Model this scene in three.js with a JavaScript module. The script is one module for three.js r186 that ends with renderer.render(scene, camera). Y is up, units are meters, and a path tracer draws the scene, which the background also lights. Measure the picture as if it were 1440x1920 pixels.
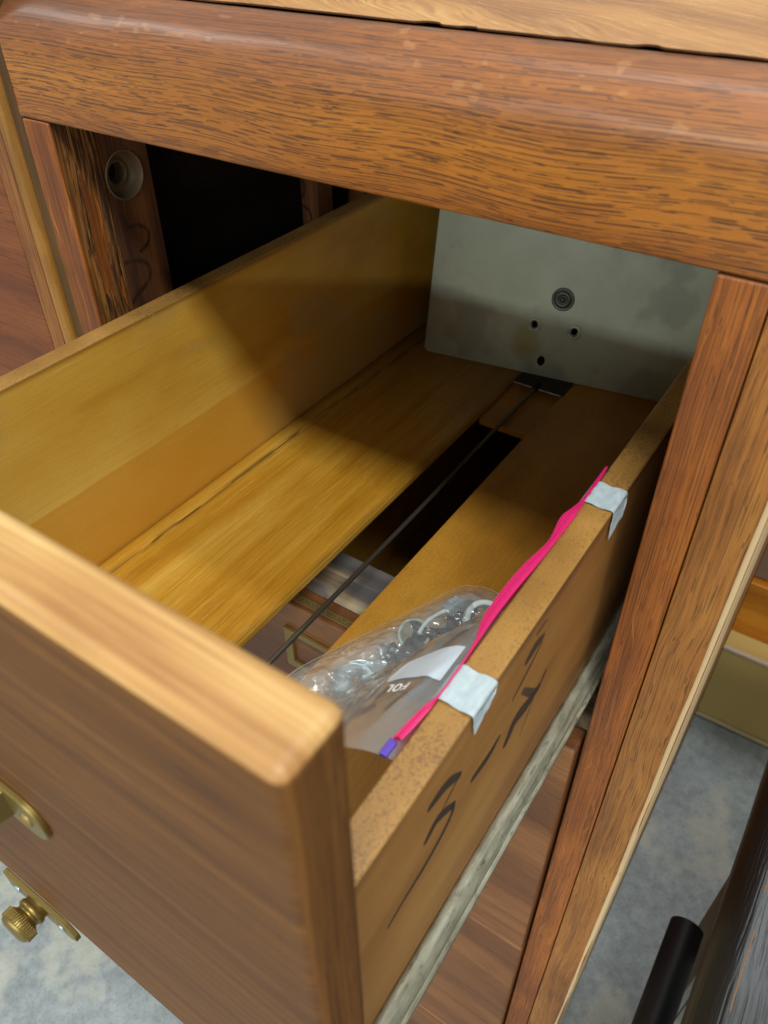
import * as THREE from 'three';
import { RoundedBoxGeometry } from 'three/addons/geometries/RoundedBoxGeometry.js';
import { mergeGeometries, mergeVertices } from 'three/addons/utils/BufferGeometryUtils.js';
import { RectAreaLightUniformsLib } from 'three/addons/lights/RectAreaLightUniformsLib.js';

// ------------------------------------------------------------------ camera, light, exposure
const W_PX = 768, H_PX = 1024;
const scene = new THREE.Scene();
const camera = new THREE.PerspectiveCamera(66.7, W_PX / H_PX, 0.01, 30);
camera.position.set(0.3754, 0.1036, 0.2562);
camera.rotation.set(-0.7073, 0.5974, -0.009, 'YXZ');
camera.focus = 0.42;
camera.userData.fStop = 15;
scene.background = new THREE.Color(0.36, 0.375, 0.375);
const renderer = new THREE.WebGLRenderer({ antialias: true });
renderer.setSize(W_PX, H_PX);
renderer.toneMapping = THREE.LinearToneMapping;
renderer.toneMappingExposure = 1.14;
renderer.shadowMap.enabled = true;
RectAreaLightUniformsLib.init();
const LAMPS = [ // x, y, z, length, width, radiance
  [1.15, 2.0, 0.95, 1.5, 0.36, 28],
  [-2.2, 2.0, 0.75, 1.5, 0.12, 34],
  [0.05, 2.0, -0.20, 1.2, 0.10, 22],
  [0.95, 2.0, -1.45, 1.2, 0.5, 8],
  [0.50, 2.0, 5.50, 6.0, 0.4, 46],  // unseen row, added to light front faces and the follower plate
];

// ------------------------------------------------------------------ helpers
let seedState = 1;
const seed = (s) => { seedState = s >>> 0; };
const rnd = () => { seedState = (seedState + 0x6D2B79F5) >>> 0; let t = seedState; t = Math.imul(t ^ (t >>> 15), t | 1); t ^= t + Math.imul(t ^ (t >>> 7), t | 61); return ((t ^ (t >>> 14)) >>> 0) / 4294967296; };
const rr = (a, b) => a + (b - a) * rnd();
const clamp = (x, a = 0, b = 1) => Math.min(b, Math.max(a, x));
const lerp = (a, b, t) => a + (b - a) * t;
const sstep = (a, b, x) => { const t = clamp((x - a) / (b - a)); return t * t * (3 - 2 * t); };
const hash = (x, y, s) => { let h = Math.imul(x, 374761393) ^ Math.imul(y, 668265263) ^ Math.imul(s, 2147483647 ^ 0x5bd1e995); h = Math.imul(h ^ (h >>> 13), 1274126177); h ^= h >>> 16; return (h >>> 0) / 4294967296; };
function noise(x, y, s = 0) {
  const xi = Math.floor(x), yi = Math.floor(y), u = x - xi, v = y - yi, a = u * u * (3 - 2 * u), b = v * v * (3 - 2 * v);
  return lerp(lerp(hash(xi, yi, s), hash(xi + 1, yi, s), a), lerp(hash(xi, yi + 1, s), hash(xi + 1, yi + 1, s), a), b);
}
function fbm(x, y, s = 0, n = 4) { let f = 0, a = 0.5, t = 0; for (let i = 0; i < n; i++) { f += a * noise(x, y, s + i * 17); t += a; x *= 2.03; y *= 2.03; a *= 0.5; } return f / t; }
function toTex(w, h, rgb, srgb = true) {
  const d = new Uint8Array(w * h * 4);
  for (let i = 0; i < w * h; i++) { d[i * 4] = clamp(rgb[i * 3], 0, 255); d[i * 4 + 1] = clamp(rgb[i * 3 + 1], 0, 255); d[i * 4 + 2] = clamp(rgb[i * 3 + 2], 0, 255); d[i * 4 + 3] = 255; }
  const t = new THREE.DataTexture(d, w, h); t.wrapS = t.wrapT = THREE.MirroredRepeatWrapping; t.magFilter = THREE.LinearFilter; t.minFilter = THREE.LinearMipmapLinearFilter; t.generateMipmaps = true;
  if (srgb) t.colorSpace = THREE.SRGBColorSpace; t.needsUpdate = true; return t;
}
// wood, u along the grain; size in metres; colours sRGB 0..255. paint(x, y, rgb, bump) may add stains of the wood itself
function wood(o) {
  const { w, h, mw, mh, dark, mid, light, s = 1, ring = 60, warp = 0.004, warpF = 7, streak = 0.5, pores = 0, poreLen = 0.008, poreW = 0.00028, poreCol = [48, 30, 20], poreA = 0.75, cluster = 0.5, blotch = 0.3, fleck = 0, fleckCol = [190, 125, 60], paint, fine = 1, speck = 0, lines = 0, lineA = 0.6, lineLen = 80, lineCol = [56, 33, 22] } = o;
  const rgb = new Float32Array(w * h * 3), bmp = new Float32Array(w * h * 3);
  const wx = (x, y) => warp * (2 * noise(x * warpF, y * 9, s) - 1) + warp * 0.35 * (2 * noise(x * warpF * 3.7, y * 30, s + 5) - 1);
  for (let j = 0; j < h; j++) for (let i = 0; i < w; i++) {
    const x = i / w * mw, y = j / h * mh, yw = y + wx(x, y), k = (j * w + i) * 3;
    const r1 = fbm(x * 1.8, yw * ring, s + 11, 3), st = noise(x * 22, yw * 900, s + 31) * 0.6 + noise(x * 60, yw * 2200, s + 41) * 0.4;
    const bl = fbm(x * 14, y * 26, s + 51, 4);
    let t = (r1 - 0.5) * 1.5 + 0.5 + (st - 0.5) * streak + (bl - 0.5) * blotch * 2;
    t = clamp(t, -0.2, 1.2);
    const g = fine * 9 * (hash(i, j, s + 3) - 0.5);
    for (let c = 0; c < 3; c++) rgb[k + c] = (t < 0.5 ? lerp(dark[c], mid[c], t * 2) : lerp(mid[c], light[c], t * 2 - 1)) + g;
    if (lines) for (let q = 0; q < 2; q++) {
      const L = yw * lines * (q ? 1.63 : 1) + 0.5 * noise(x * 9, yw * lines * 0.3, s + 61 + q), li = Math.floor(L), f = L - li, hc = hash(li, q, s + 62), d = Math.abs(f - 0.3 - 0.4 * hc);
      const wd = 0.05 + 0.11 * hash(li, q + 3, s + 63), br = noise(x * lineLen * (0.5 + hc) + hc * 331, li * 3.1 + q * 7, s + 64), dens = noise(x * 7, yw * 60, s + 65);
      const m = sstep(wd + 0.11, wd - 0.04, d) * sstep(0.5 - 0.22 * dens, 0.68 - 0.22 * dens, br) * lineA * (0.5 + 0.5 * hash(li, q + 5, s + 66));
      if (m > 0) for (let c = 0; c < 3; c++) rgb[k + c] = lerp(rgb[k + c], lineCol[c], m);
    }
    if (speck) { const q = fbm(x * 1500, y * 1500, s + 77, 3) + 0.3 * (noise(x * 90, y * 90, s + 78) - 0.5); if (q > 0.45) for (let c = 0; c < 3; c++) rgb[k + c] = lerp(rgb[k + c], [88, 60, 44][c], speck * sstep(0.45, 0.85, q)); }
    bmp[k] = 150 + 60 * (st - 0.5) + 20 * (r1 - 0.5);
  }
  seed(s * 977 + 5);
  for (let n = 0; n < pores; n++) {
    const x0 = rr(0, mw), y0 = rr(0, mh);
    if (noise(x0 * 4, (y0 + wx(x0, y0)) * ring * 1.6, s + 91) < cluster * rnd() * 1.3) continue;
    const L = poreLen * Math.pow(rnd(), 1.6) * 2 + poreLen * 0.25, a = poreA * rr(0.35, 1), pw = poreW * rr(0.6, 1.5), b0 = wx(x0, y0), steps = Math.ceil(L / mw * w), px = mh / h;
    for (let q = 0; q < steps; q++) {
      const x = x0 + q / w * mw, y = y0 - (wx(x, y0) - b0) * 1.0, e = a * Math.min(1, 5 * Math.min(q, steps - q) / steps), half = pw / px / 2, jc = y / px;
      const i = Math.floor(x / mw * w) % w;
      for (let jj = Math.floor(jc - half - 1); jj <= jc + half + 1; jj++) {
        const al = e * clamp(half + 0.7 - Math.abs(jj + 0.5 - jc)); if (al <= 0) continue;
        const k = ((((jj % h) + h) % h) * w + i) * 3;
        for (let c = 0; c < 3; c++) rgb[k + c] = lerp(rgb[k + c], poreCol[c], al);
        bmp[k] = lerp(bmp[k], 40, al);
      }
    }
  }
  for (let n = 0; n < fleck; n++) {
    const x0 = rr(0, mw), y0 = rr(0, mh), L = rr(0.01, 0.045), sl = rr(-0.16, 0.16), wd = rr(0.0004, 0.0011), a = rr(0.25, 0.7), px = mh / h, steps = Math.ceil(L / mw * w);
    for (let q = 0; q < steps; q++) {
      const x = x0 + q / w * mw, y = y0 + sl * (q / w * mw) + 0.0012 * Math.sin(q / steps * 5 + n), half = wd / px / 2 * Math.sin(Math.PI * q / steps), i = Math.floor(x / mw * w) % w;
      for (let jj = Math.floor(y / px - half - 1); jj <= y / px + half + 1; jj++) { const al = a * clamp(half + 0.6 - Math.abs(jj + 0.5 - y / px)); if (al <= 0) continue; const k = ((((jj % h) + h) % h) * w + i) * 3; for (let c = 0; c < 3; c++) rgb[k + c] = lerp(rgb[k + c], fleckCol[c], al); }
    }
  }
  if (paint) for (let j = 0; j < h; j++) for (let i = 0; i < w; i++) { const k = (j * w + i) * 3, c = [rgb[k], rgb[k + 1], rgb[k + 2]]; paint(i / w * mw, j / h * mh, c); rgb[k] = c[0]; rgb[k + 1] = c[1]; rgb[k + 2] = c[2]; }
  for (let i = 0; i < w * h; i++) bmp[i * 3 + 1] = bmp[i * 3 + 2] = bmp[i * 3];
  return { map: toTex(w, h, rgb), bumpMap: toTex(w, h, bmp, false), mw, mh };
}
function surf(w, h, mw, mh, fn) { // isotropic surface: fn(x, y, i, j) -> [r, g, b, bump]
  const rgb = new Float32Array(w * h * 3), b = new Float32Array(w * h * 3);
  for (let j = 0; j < h; j++) for (let i = 0; i < w; i++) { const k = (j * w + i) * 3, c = fn(i / w * mw, j / h * mh, i, j); rgb[k] = c[0]; rgb[k + 1] = c[1]; rgb[k + 2] = c[2]; b[k] = b[k + 1] = b[k + 2] = c[3] ?? 128; }
  return { map: toTex(w, h, rgb), bumpMap: toTex(w, h, b, false), mw, mh };
}
function matOf(t, p = {}) { const m = new THREE.MeshPhysicalMaterial({ map: t.map, bumpMap: t.bumpMap, bumpScale: 0.0002, roughness: 0.45, side: THREE.DoubleSide, ...p }); m.userData.size = [t.mw, t.mh]; return m; }
const plain = (hex, p = {}) => new THREE.MeshPhysicalMaterial({ color: hex, roughness: 0.5, side: THREE.DoubleSide, ...p });
const mixc = (c, d, a) => { for (let i = 0; i < 3; i++) c[i] = lerp(c[i], d[i], a); };
// uv in metres from the dominant face normal. grain = axis the texture's u runs along
function uvBox(g, grain, mw, mh, off = [0, 0], flipOnEnd = true) {
  if (g.index) g = g.toNonIndexed();
  const p = g.attributes.position, uv = new Float32Array(p.count * 2), a = new THREE.Vector3(), b = new THREE.Vector3(), c = new THREE.Vector3(), n = new THREE.Vector3();
  for (let i = 0; i < p.count; i += 3) {
    a.fromBufferAttribute(p, i); b.fromBufferAttribute(p, i + 1); c.fromBufferAttribute(p, i + 2);
    n.copy(b).sub(a).cross(c.clone().sub(a));
    const ax = [Math.abs(n.x), Math.abs(n.y), Math.abs(n.z)], d = ax.indexOf(Math.max(...ax));
    let u = grain, v = [0, 1, 2].filter((k) => k !== d && k !== grain)[0];
    if (d === grain) { [u, v] = [0, 1, 2].filter((k) => k !== d); }
    for (let k = 0; k < 3; k++) { const q = [p.getX(i + k), p.getY(i + k), p.getZ(i + k)]; uv[(i + k) * 2] = (q[u] + off[0]) / mw; uv[(i + k) * 2 + 1] = (q[v] + off[1]) / mh; }
  }
  g.setAttribute('uv', new THREE.BufferAttribute(uv, 2));
  return g;
}
const GRAIN = { x: 0, y: 1, z: 2 };
// a board given by its two corners
function boardGeo(x0, x1, y0, y1, z0, z1, r = 0.0012) {
  const w = x1 - x0, h = y1 - y0, d = z1 - z0, g = new RoundedBoxGeometry(w, h, d, 2, Math.min(r, w / 2.1, h / 2.1, d / 2.1));
  g.translate((x0 + x1) / 2, (y0 + y1) / 2, (z0 + z1) / 2); return g;
}
const counts = {};
const numbered = (n) => { counts[n] = (counts[n] ?? -1) + 1; return counts[n] ? `${n}_${String(counts[n]).padStart(3, '0')}` : n; };
function thing(name, label, category, group) { const o = new THREE.Group(); o.name = numbered(name); o.userData = { label, category }; if (group) o.userData.group = group; scene.add(o); return o; }
function part(parent, name, geo, mat, label) {
  const m = new THREE.Mesh(geo, mat); m.name = name; m.castShadow = m.receiveShadow = true; if (label) m.userData.label = label; parent.add(m); return m;
}
function board(parent, name, c, mat, grain = 'x', r = 0.0012, off, label) {
  const [mw, mh] = mat.userData.size ?? [1, 1]; seed((c[0] * 7919 + c[2] * 104729 + c[4] * 1299709) * 1000 | 0);
  return part(parent, name, uvBox(boardGeo(...c, r), GRAIN[grain], mw, mh, off ?? [rnd(), rnd()]), mat, label);
}
function tagMesh(name, label, category, geo, mat, group) { const m = part(scene, numbered(name), geo, mat, label); m.userData.category = category; if (group) m.userData.group = group; return m; }
// profile [[z, y], ...] (open or closed polyline) swept along x
function sweepX(prof, x0, x1, nx, mw, mh, jit) {
  const P = [], U = [], I = []; let len = [0];
  for (let i = 1; i < prof.length; i++) len[i] = len[i - 1] + Math.hypot(prof[i][0] - prof[i - 1][0], prof[i][1] - prof[i - 1][1]);
  for (let a = 0; a <= nx; a++) { const x = lerp(x0, x1, a / nx); prof.forEach(([z, y], i) => { const d = jit ? jit(x, i) : [0, 0]; P.push(x, y + d[1], z + d[0]); U.push(x / mw, (len[i] + 0.01) / mh); }); }
  const n = prof.length;
  for (let a = 0; a < nx; a++) for (let i = 0; i < n - 1; i++) { const q = a * n + i; I.push(q, q + 1, q + n, q + 1, q + n + 1, q + n); }
  const g = new THREE.BufferGeometry(); g.setAttribute('position', new THREE.Float32BufferAttribute(P, 3)); g.setAttribute('uv', new THREE.Float32BufferAttribute(U, 2)); g.setIndex(I); g.computeVertexNormals(); return g;
}
function grid(nu, nv, f) { // f(u, v) -> Vector3-like array
  const P = [], U = [], I = [];
  for (let a = 0; a <= nu; a++) for (let b = 0; b <= nv; b++) { P.push(...f(a / nu, b / nv)); U.push(a / nu, b / nv); }
  for (let a = 0; a < nu; a++) for (let b = 0; b < nv; b++) { const q = a * (nv + 1) + b; I.push(q, q + 1, q + nv + 1, q + 1, q + nv + 2, q + nv + 1); }
  const g = new THREE.BufferGeometry(); g.setAttribute('position', new THREE.Float32BufferAttribute(P, 3)); g.setAttribute('uv', new THREE.Float32BufferAttribute(U, 2)); g.setIndex(I); g.computeVertexNormals(); return g;
}
function tube(pts, r, seg = 40, rad = 10, closed = false) { return new THREE.TubeGeometry(new THREE.CatmullRomCurve3(pts.map((p) => new THREE.Vector3(...p)), closed), seg, r, rad, closed); }
function turned(pts, seg = 40) { return new THREE.LatheGeometry(pts.map(([r, y]) => new THREE.Vector2(r, y)), seg); }
function extr(shape, depth, bevel = 0.0006) { return new THREE.ExtrudeGeometry(shape, { depth, bevelEnabled: bevel > 0, bevelSize: bevel, bevelThickness: bevel, bevelSegments: 2, curveSegments: 20 }); }
const poly = (pts) => { const s = new THREE.Shape(); pts.forEach(([x, y], i) => (i ? s.lineTo(x, y) : s.moveTo(x, y))); s.closePath(); return s; };
// distance from a point to a polyline whose width runs from w0 to w1: for pen strokes
const smoothed = new Map();
function strokeA(x, y, pts0, w) {
  if (!smoothed.has(pts0)) smoothed.set(pts0, new THREE.CatmullRomCurve3(pts0.map(([a, b]) => new THREE.Vector3(a, b, 0))).getPoints(pts0.length * 5).map((v) => [v.x, v.y]));
  const pts = smoothed.get(pts0);
  let best = 0; const n = pts.length - 1;
  for (let i = 0; i < n; i++) {
    const [ax, ay] = pts[i], [bx, by] = pts[i + 1], dx = bx - ax, dy = by - ay, t = clamp(((x - ax) * dx + (y - ay) * dy) / (dx * dx + dy * dy)), d = Math.hypot(x - ax - dx * t, y - ay - dy * t);
    const s = (i + t) / n, ww = typeof w === 'function' ? w(s) : w; best = Math.max(best, sstep(ww / 2 + 0.00025, ww / 2 - 0.00025, d));
  }
  return best;
}

// ------------------------------------------------------------------ woods and metals
const tRail = wood({ w: 2048, h: 512, mw: 0.4, mh: 0.1, lines: 560, lineA: 0.66, lineLen: 125, dark: [112, 62, 18], mid: [158, 92, 26], light: [184, 114, 34], s: 3, ring: 34, warp: 0.0062, warpF: 5, streak: 0.4, pores: 1800, poreLen: 0.0058, poreW: 0.00021, poreCol: [60, 35, 25], poreA: 0.85, cluster: 0.25, blotch: 0.36, fine: 1.2,
  paint: (x, y, c) => { // worn pale nicks and the redder band along the nose
    const a = sstep(0.012, 0.028, y) * sstep(0.07, 0.04, y) * 0.35 * (0.6 + 0.6 * fbm(x * 9, y * 30, 7, 3)); mixc(c, [132, 78, 50], a);
    const q = fbm(x * 130, y * 260, 99, 2); if (y < 0.05 && q > 0.76) mixc(c, [205, 160, 125], 0.22 * sstep(0.76, 0.82, q)); } });
const tStile = wood({ w: 2048, h: 512, mw: 0.6, mh: 0.12, dark: [108, 56, 20], mid: [160, 90, 30], light: [182, 112, 40], s: 8, ring: 45, warp: 0.003, warpF: 5, lines: 760, lineA: 0.5, lineLen: 60, pores: 1500, poreLen: 0.009, poreW: 0.00022, poreCol: [56, 32, 22], poreA: 0.65, cluster: 0.55, blotch: 0.32, fleck: 60, fleckCol: [200, 134, 62] });
const tSide = wood({ w: 2048, h: 512, mw: 0.6, mh: 0.12, dark: [118, 70, 28], mid: [164, 104, 42], light: [186, 128, 56], s: 18, ring: 60, warp: 0.003, warpF: 8, lines: 620, lineA: 0.45, lineLen: 70, pores: 1600, poreLen: 0.007, poreW: 0.00034, poreCol: [66, 46, 34], poreA: 0.6, cluster: 0.75, blotch: 0.5, fleck: 4 });
const tFront = wood({ w: 1536, h: 1024, mw: 0.4, mh: 0.28, lines: 520, lineA: 0.22, lineLen: 30, dark: [98, 60, 24], mid: [112, 71, 29], light: [126, 82, 36], s: 27, ring: 420, warp: 0.006, warpF: 3, streak: 0.8, pores: 3500, poreLen: 0.01, poreW: 0.00035, poreCol: [66, 44, 34], poreA: 0.5, blotch: 0.3 });
const tLower = wood({ w: 1024, h: 1024, mw: 0.4, mh: 0.3, lines: 520, lineA: 0.3, lineLen: 50, dark: [108, 64, 30], mid: [134, 84, 42], light: [154, 102, 52], s: 35, ring: 50, warp: 0.01, warpF: 3, streak: 0.3, pores: 1200, poreLen: 0.012, poreW: 0.0004, poreCol: [62, 36, 26], poreA: 0.55, blotch: 0.3 });
const tTopEdge = wood({ w: 1024, h: 256, mw: 0.34, mh: 0.05, lines: 380, lineA: 0.2, lineLen: 40, lineCol: [150, 96, 60], dark: [150, 102, 54], mid: [184, 138, 80], light: [208, 168, 106], s: 41, ring: 160, warp: 0.002, warpF: 9, streak: 0.6, blotch: 1.15, fine: 0.6 });
const tTop = wood({ w: 1024, h: 1024, mw: 0.4, mh: 0.4, lines: 420, lineA: 0.3, lineLen: 60, lineCol: [120, 76, 40], dark: [142, 92, 46], mid: [184, 128, 66], light: [208, 158, 92], s: 47, ring: 26, warp: 0.03, warpF: 5, streak: 0.6, pores: 4000, poreLen: 0.006, poreW: 0.0003, poreCol: [214, 182, 136], poreA: 0.6, blotch: 0.4, fleck: 60, fleckCol: [224, 176, 104] });
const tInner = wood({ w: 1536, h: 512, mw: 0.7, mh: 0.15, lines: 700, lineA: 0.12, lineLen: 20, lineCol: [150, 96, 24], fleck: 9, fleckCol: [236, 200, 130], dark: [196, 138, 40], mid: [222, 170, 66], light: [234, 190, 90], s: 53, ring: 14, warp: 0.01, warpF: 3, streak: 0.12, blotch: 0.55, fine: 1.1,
  paint: (x, y, c) => { // y runs up from the bottom edge of the side, x along it from the back; the lower strip is tinted more orange, with duller blotches above
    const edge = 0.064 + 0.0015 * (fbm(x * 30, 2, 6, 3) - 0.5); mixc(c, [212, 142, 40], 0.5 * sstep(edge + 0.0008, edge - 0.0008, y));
    const q = fbm(x * 16, y * 40, 61, 4); mixc(c, [196, 160, 96], 0.4 * sstep(0.52, 0.7, q) * sstep(0.03, 0.09, y));
    const d = fbm(x * 10, y * 16, 63, 3); mixc(c, [196, 172, 124], 0.5 * sstep(0.57, 0.66, d) * sstep(0.38, 0.3, x));
    const e = sstep(0.142, 0.148, y); mixc(c, [96, 54, 18], 0.7 * e);
    const k = noise(x * 420, y * 420, 65); if (k > 0.95) mixc(c, [224, 200, 150], 0.25); } });
const tBottom = wood({ w: 1536, h: 512, mw: 0.7, mh: 0.13, lines: 950, lineA: 0.3, lineLen: 26, lineCol: [128, 80, 16], dark: [170, 114, 24], mid: [192, 136, 38], light: [206, 156, 60], s: 59, ring: 90, warp: 0.0035, warpF: 3, streak: 0.55, blotch: 0.5, pores: 2600, poreLen: 0.016, poreW: 0.0003, poreCol: [218, 172, 80], poreA: 0.5,
  paint: (x, y, c) => {
    const l = 0.0115 + 0.0055 * (1 - x / 0.7) + 0.0006 * (noise(x * 40, 1, 4) - 0.5), q = noise(x * 90, 3, 8);
    mixc(c, [62, 40, 14], 0.8 * sstep(0.0009, 0.0002, Math.abs(y - l)) * sstep(0.35, 0.6, q)); mixc(c, [96, 66, 30], 0.45 * sstep(0.004, 0.0008, Math.abs(y - l)) * sstep(0.3, 0.7, noise(x * 60, y * 400, 8)));
    mixc(c, [104, 84, 58], 0.55 * sstep(0.26, 0.13, x + 0.1 * (fbm(x * 20, y * 40, 14, 3) - 0.5)) * (0.4 + 0.8 * fbm(x * 40, y * 60, 15, 3)));
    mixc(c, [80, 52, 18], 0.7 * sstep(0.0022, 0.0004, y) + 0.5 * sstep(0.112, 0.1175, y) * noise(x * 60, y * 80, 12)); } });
const tRight = wood({ w: 1024, h: 512, mw: 0.7, mh: 0.13, lines: 900, lineA: 0.12, lineLen: 26, lineCol: [128, 80, 16], dark: [150, 98, 22], mid: [184, 128, 38], light: [200, 148, 58], s: 66, ring: 10, warp: 0.004, warpF: 3, streak: 0.2, blotch: 0.45, speck: 0.25 });
const tSideTop = wood({ w: 2048, h: 128, mw: 0.5, mh: 0.02, dark: [140, 100, 46], mid: [180, 134, 68], light: [208, 166, 92], s: 71, ring: 20, warp: 0.001, streak: 0.1, blotch: 0.6, speck: 0.5 });
const INK = [
  [[[.1462,-.1219],[.1407,-.1224],[.1349,-.1245],[.1274,-.1307]], .0024, .8], [[[.1274,-.1307],[.134,-.1342],[.1377,-.1362]], .0008, .75], [[[.1476,-.141],[.1413,-.1383],[.1298,-.1457]], .0022, .85],
  [[[.1298,-.1457],[.1304,-.1504],[.1351,-.1542],[.1439,-.1577],[.1535,-.1591],[.1609,-.1595],[.17,-.1611]], .0014, .9], [[[.1157,-.1487],[.1037,-.1504],[.0961,-.1486]], .0022, .85],
  [[[.0869,-.1626],[.0807,-.156],[.0681,-.1591],[.0599,-.1587]], .0034, .9], [[[.0718,-.177],[.0658,-.1678],[.0624,-.1611]], .0007, .6], [[[.0775,-.1411],[.0596,-.1598],[.0537,-.1544]], .0018, .7],
  [[[.0874,-.1347],[.0774,-.1304],[.0657,-.1242]], .0012, .75], [[[.0788,-.1211],[.0727,-.1198],[.0657,-.1211]], .0026, .75], [[[.073,-.1121],[.0644,-.1124]], .0012, .5],
];
const tOuter = wood({ w: 2048, h: 512, mw: 0.65, mh: 0.15, dark: [108, 68, 28], mid: [152, 102, 48], light: [176, 126, 64], s: 73, ring: 26, warp: 0.004, warpF: 4, streak: 0.25, blotch: 0.5, fine: 1.2,
  paint: (x, y, c) => { const z = x - 0.45, yy = y - 0.25; // the drawer side runs from z = -0.45, y = -0.25
    mixc(c, [74, 46, 30], 0.6 * sstep(-.112, -.104, yy) * fbm(x * 30, y * 60, 75, 3)); mixc(c, [84, 48, 12], 0.8 * sstep(0.0005, 0.0001, Math.abs(yy + 0.2155)) * sstep(0.3, 0.5, noise(x * 25, 0, 5)));
    if (z > 0.04 && z < 0.19) for (const [p, w, a] of INK) { const f = strokeA(z, yy, p, (s) => w * 2.4 * (0.5 + 0.5 * Math.sin(Math.PI * (0.15 + 0.8 * s)))); if (f > 0) mixc(c, [30, 31, 34], f * a * (0.75 + 0.35 * fbm(x * 260, y * 700, 81, 2))); } } });
const PENCIL = [[[[-.0351,-.0642],[-.0425,-.0647],[-.0492,-.0704],[-.0475,-.0767],[-.0406,-.0799]], .0018], [[[-.028,-.0829],[-.036,-.0838],[-.0441,-.0895],[-.0431,-.0977],[-.0315,-.104],[-.0241,-.1089],[-.0154,-.1102]], .0022]];
const tPost = wood({ w: 1024, h: 256, mw: 0.4, mh: 0.07, dark: [70, 40, 24], mid: [112, 68, 36], light: [142, 92, 46], s: 83, ring: 60, warp: 0.002, streak: 0.4, blotch: 0.4, pores: 1200, poreLen: 0.01, poreCol: [40, 24, 16], poreA: 0.6,
  paint: (x, y, c) => { const yy = x - 0.38, z = y - 0.065; for (const [p, w] of PENCIL) { const f = strokeA(z, yy, p, w * 1.2); if (f > 0) mixc(c, [18, 15, 14], f * (0.15 + 0.75 * fbm(x * 160, y * 300, 4, 2))); } } });
const tRough = wood({ w: 1024, h: 256, mw: 0.3, mh: 0.05, dark: [66, 38, 18], mid: [128, 80, 32], light: [168, 114, 50], s: 89, ring: 120, warp: 0.003, warpF: 12, streak: 0.9, blotch: 0.7, pores: 2600, poreLen: 0.014, poreW: 0.0005, poreCol: [48, 27, 14], poreA: 0.6, cluster: 0.7 });
const tGrey = wood({ w: 512, h: 256, mw: 0.34, mh: 0.06, dark: [104, 88, 70], mid: [158, 136, 108], light: [186, 164, 130], s: 95, ring: 110, warp: 0.003, warpF: 6, streak: 0.5, blotch: 0.6, paint: (x, y, c) => mixc(c, [74, 74, 80], 0.65 * sstep(0.52, 0.68, fbm(x * 30, y * 50, 96, 3))) });
const tGold = wood({ w: 512, h: 128, mw: 0.6, mh: 0.05, dark: [136, 92, 36], mid: [178, 126, 54], light: [204, 154, 82], s: 101, ring: 60, warp: 0.003, streak: 0.4, blotch: 0.5 });
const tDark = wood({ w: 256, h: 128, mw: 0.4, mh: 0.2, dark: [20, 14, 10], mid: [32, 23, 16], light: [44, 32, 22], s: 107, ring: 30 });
const tOrange = wood({ w: 512, h: 256, mw: 0.8, mh: 0.3, dark: [178, 104, 16], mid: [214, 132, 30], light: [232, 158, 50], s: 109, ring: 30 });
const tBlack = wood({ w: 1024, h: 512, mw: 0.5, mh: 0.25, dark: [10, 10, 11], mid: [12, 12, 13], light: [16, 16, 17], s: 113, ring: 80, warp: 0.004, streak: 1, pores: 2600, poreLen: 0.03, poreW: 0.0004, poreCol: [7, 7, 8], poreA: 0.9, cluster: 0.1 });
const tFloor = surf(1024, 1024, 1.6, 1.6, (x, y, i, j) => {
  const a = fbm(x * 5, y * 5, 121, 5), b = fbm(x * 22, y * 22, 127, 4), e = fbm(x * 9 + 3, y * 9, 133, 4), g = 10 * (hash(i, j, 5) - 0.5);
  const m = fbm(x * 90, y * 90, 139, 3); const gr = noise(x * 640, y * 640, 142); let v = 154 + 30 * (a - 0.5) + 20 * (b - 0.5) + 34 * (m - 0.5) - (gr > 0.9 ? 22 : 0); const w = sstep(0.6, 0.7, e) * sstep(0.4, 0.62, b);
  return [lerp(v - 4, 196, w * 0.5) + g, lerp(v + 2, 190, w * 0.5) + g, lerp(v + 2, 168, w * 0.5) + g, 128 + 60 * (b - 0.5)]; });
const tPlate = surf(512, 512, 0.26, 0.26, (x, y, i, j) => { const a = fbm(x * 26, y * 26, 141, 4), b = fbm(x * 60, y * 60, 145, 3), m = sstep(0.56, 0.72, a) * 0.28; const v = [152, 157, 136], c = v.map((q, k) => lerp(q, [92, 94, 85][k], m) + 16 * (b - 0.5) + 6 * (hash(i, j, 7) - 0.5)); const d = Math.hypot((x - 0.088) / 0.7, y - 0.025); mixc(c, [124, 116, 56], 0.55 * sstep(0.02, 0.006, d + 0.012 * (b - 0.5))); return [...c, 128 + 30 * (b - 0.5)]; });
const tSteel = surf(1024, 128, 0.65, 0.03, (x, y, i, j) => { const a = fbm(x * 120, y * 420, 151, 4), b = noise(x * 30, y * 1400, 155), q = fbm(x * 330, y * 900, 157, 3); let v = 146 + 60 * (a - 0.5) + 26 * (b - 0.5); if (q > 0.62) v -= 34 * sstep(0.62, 0.85, q); return [v, v - 4, v - 24, 128 + 40 * (a - 0.5)]; });
const tTape = surf(256, 256, 0.03, 0.03, (x, y, i, j) => { const a = fbm(x * 700, y * 420, 161, 4), v = 182 + 20 * (a - 0.5); return [v - 8, v + 4, v + 7, 128 + 60 * (a - 0.5)]; });

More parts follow.
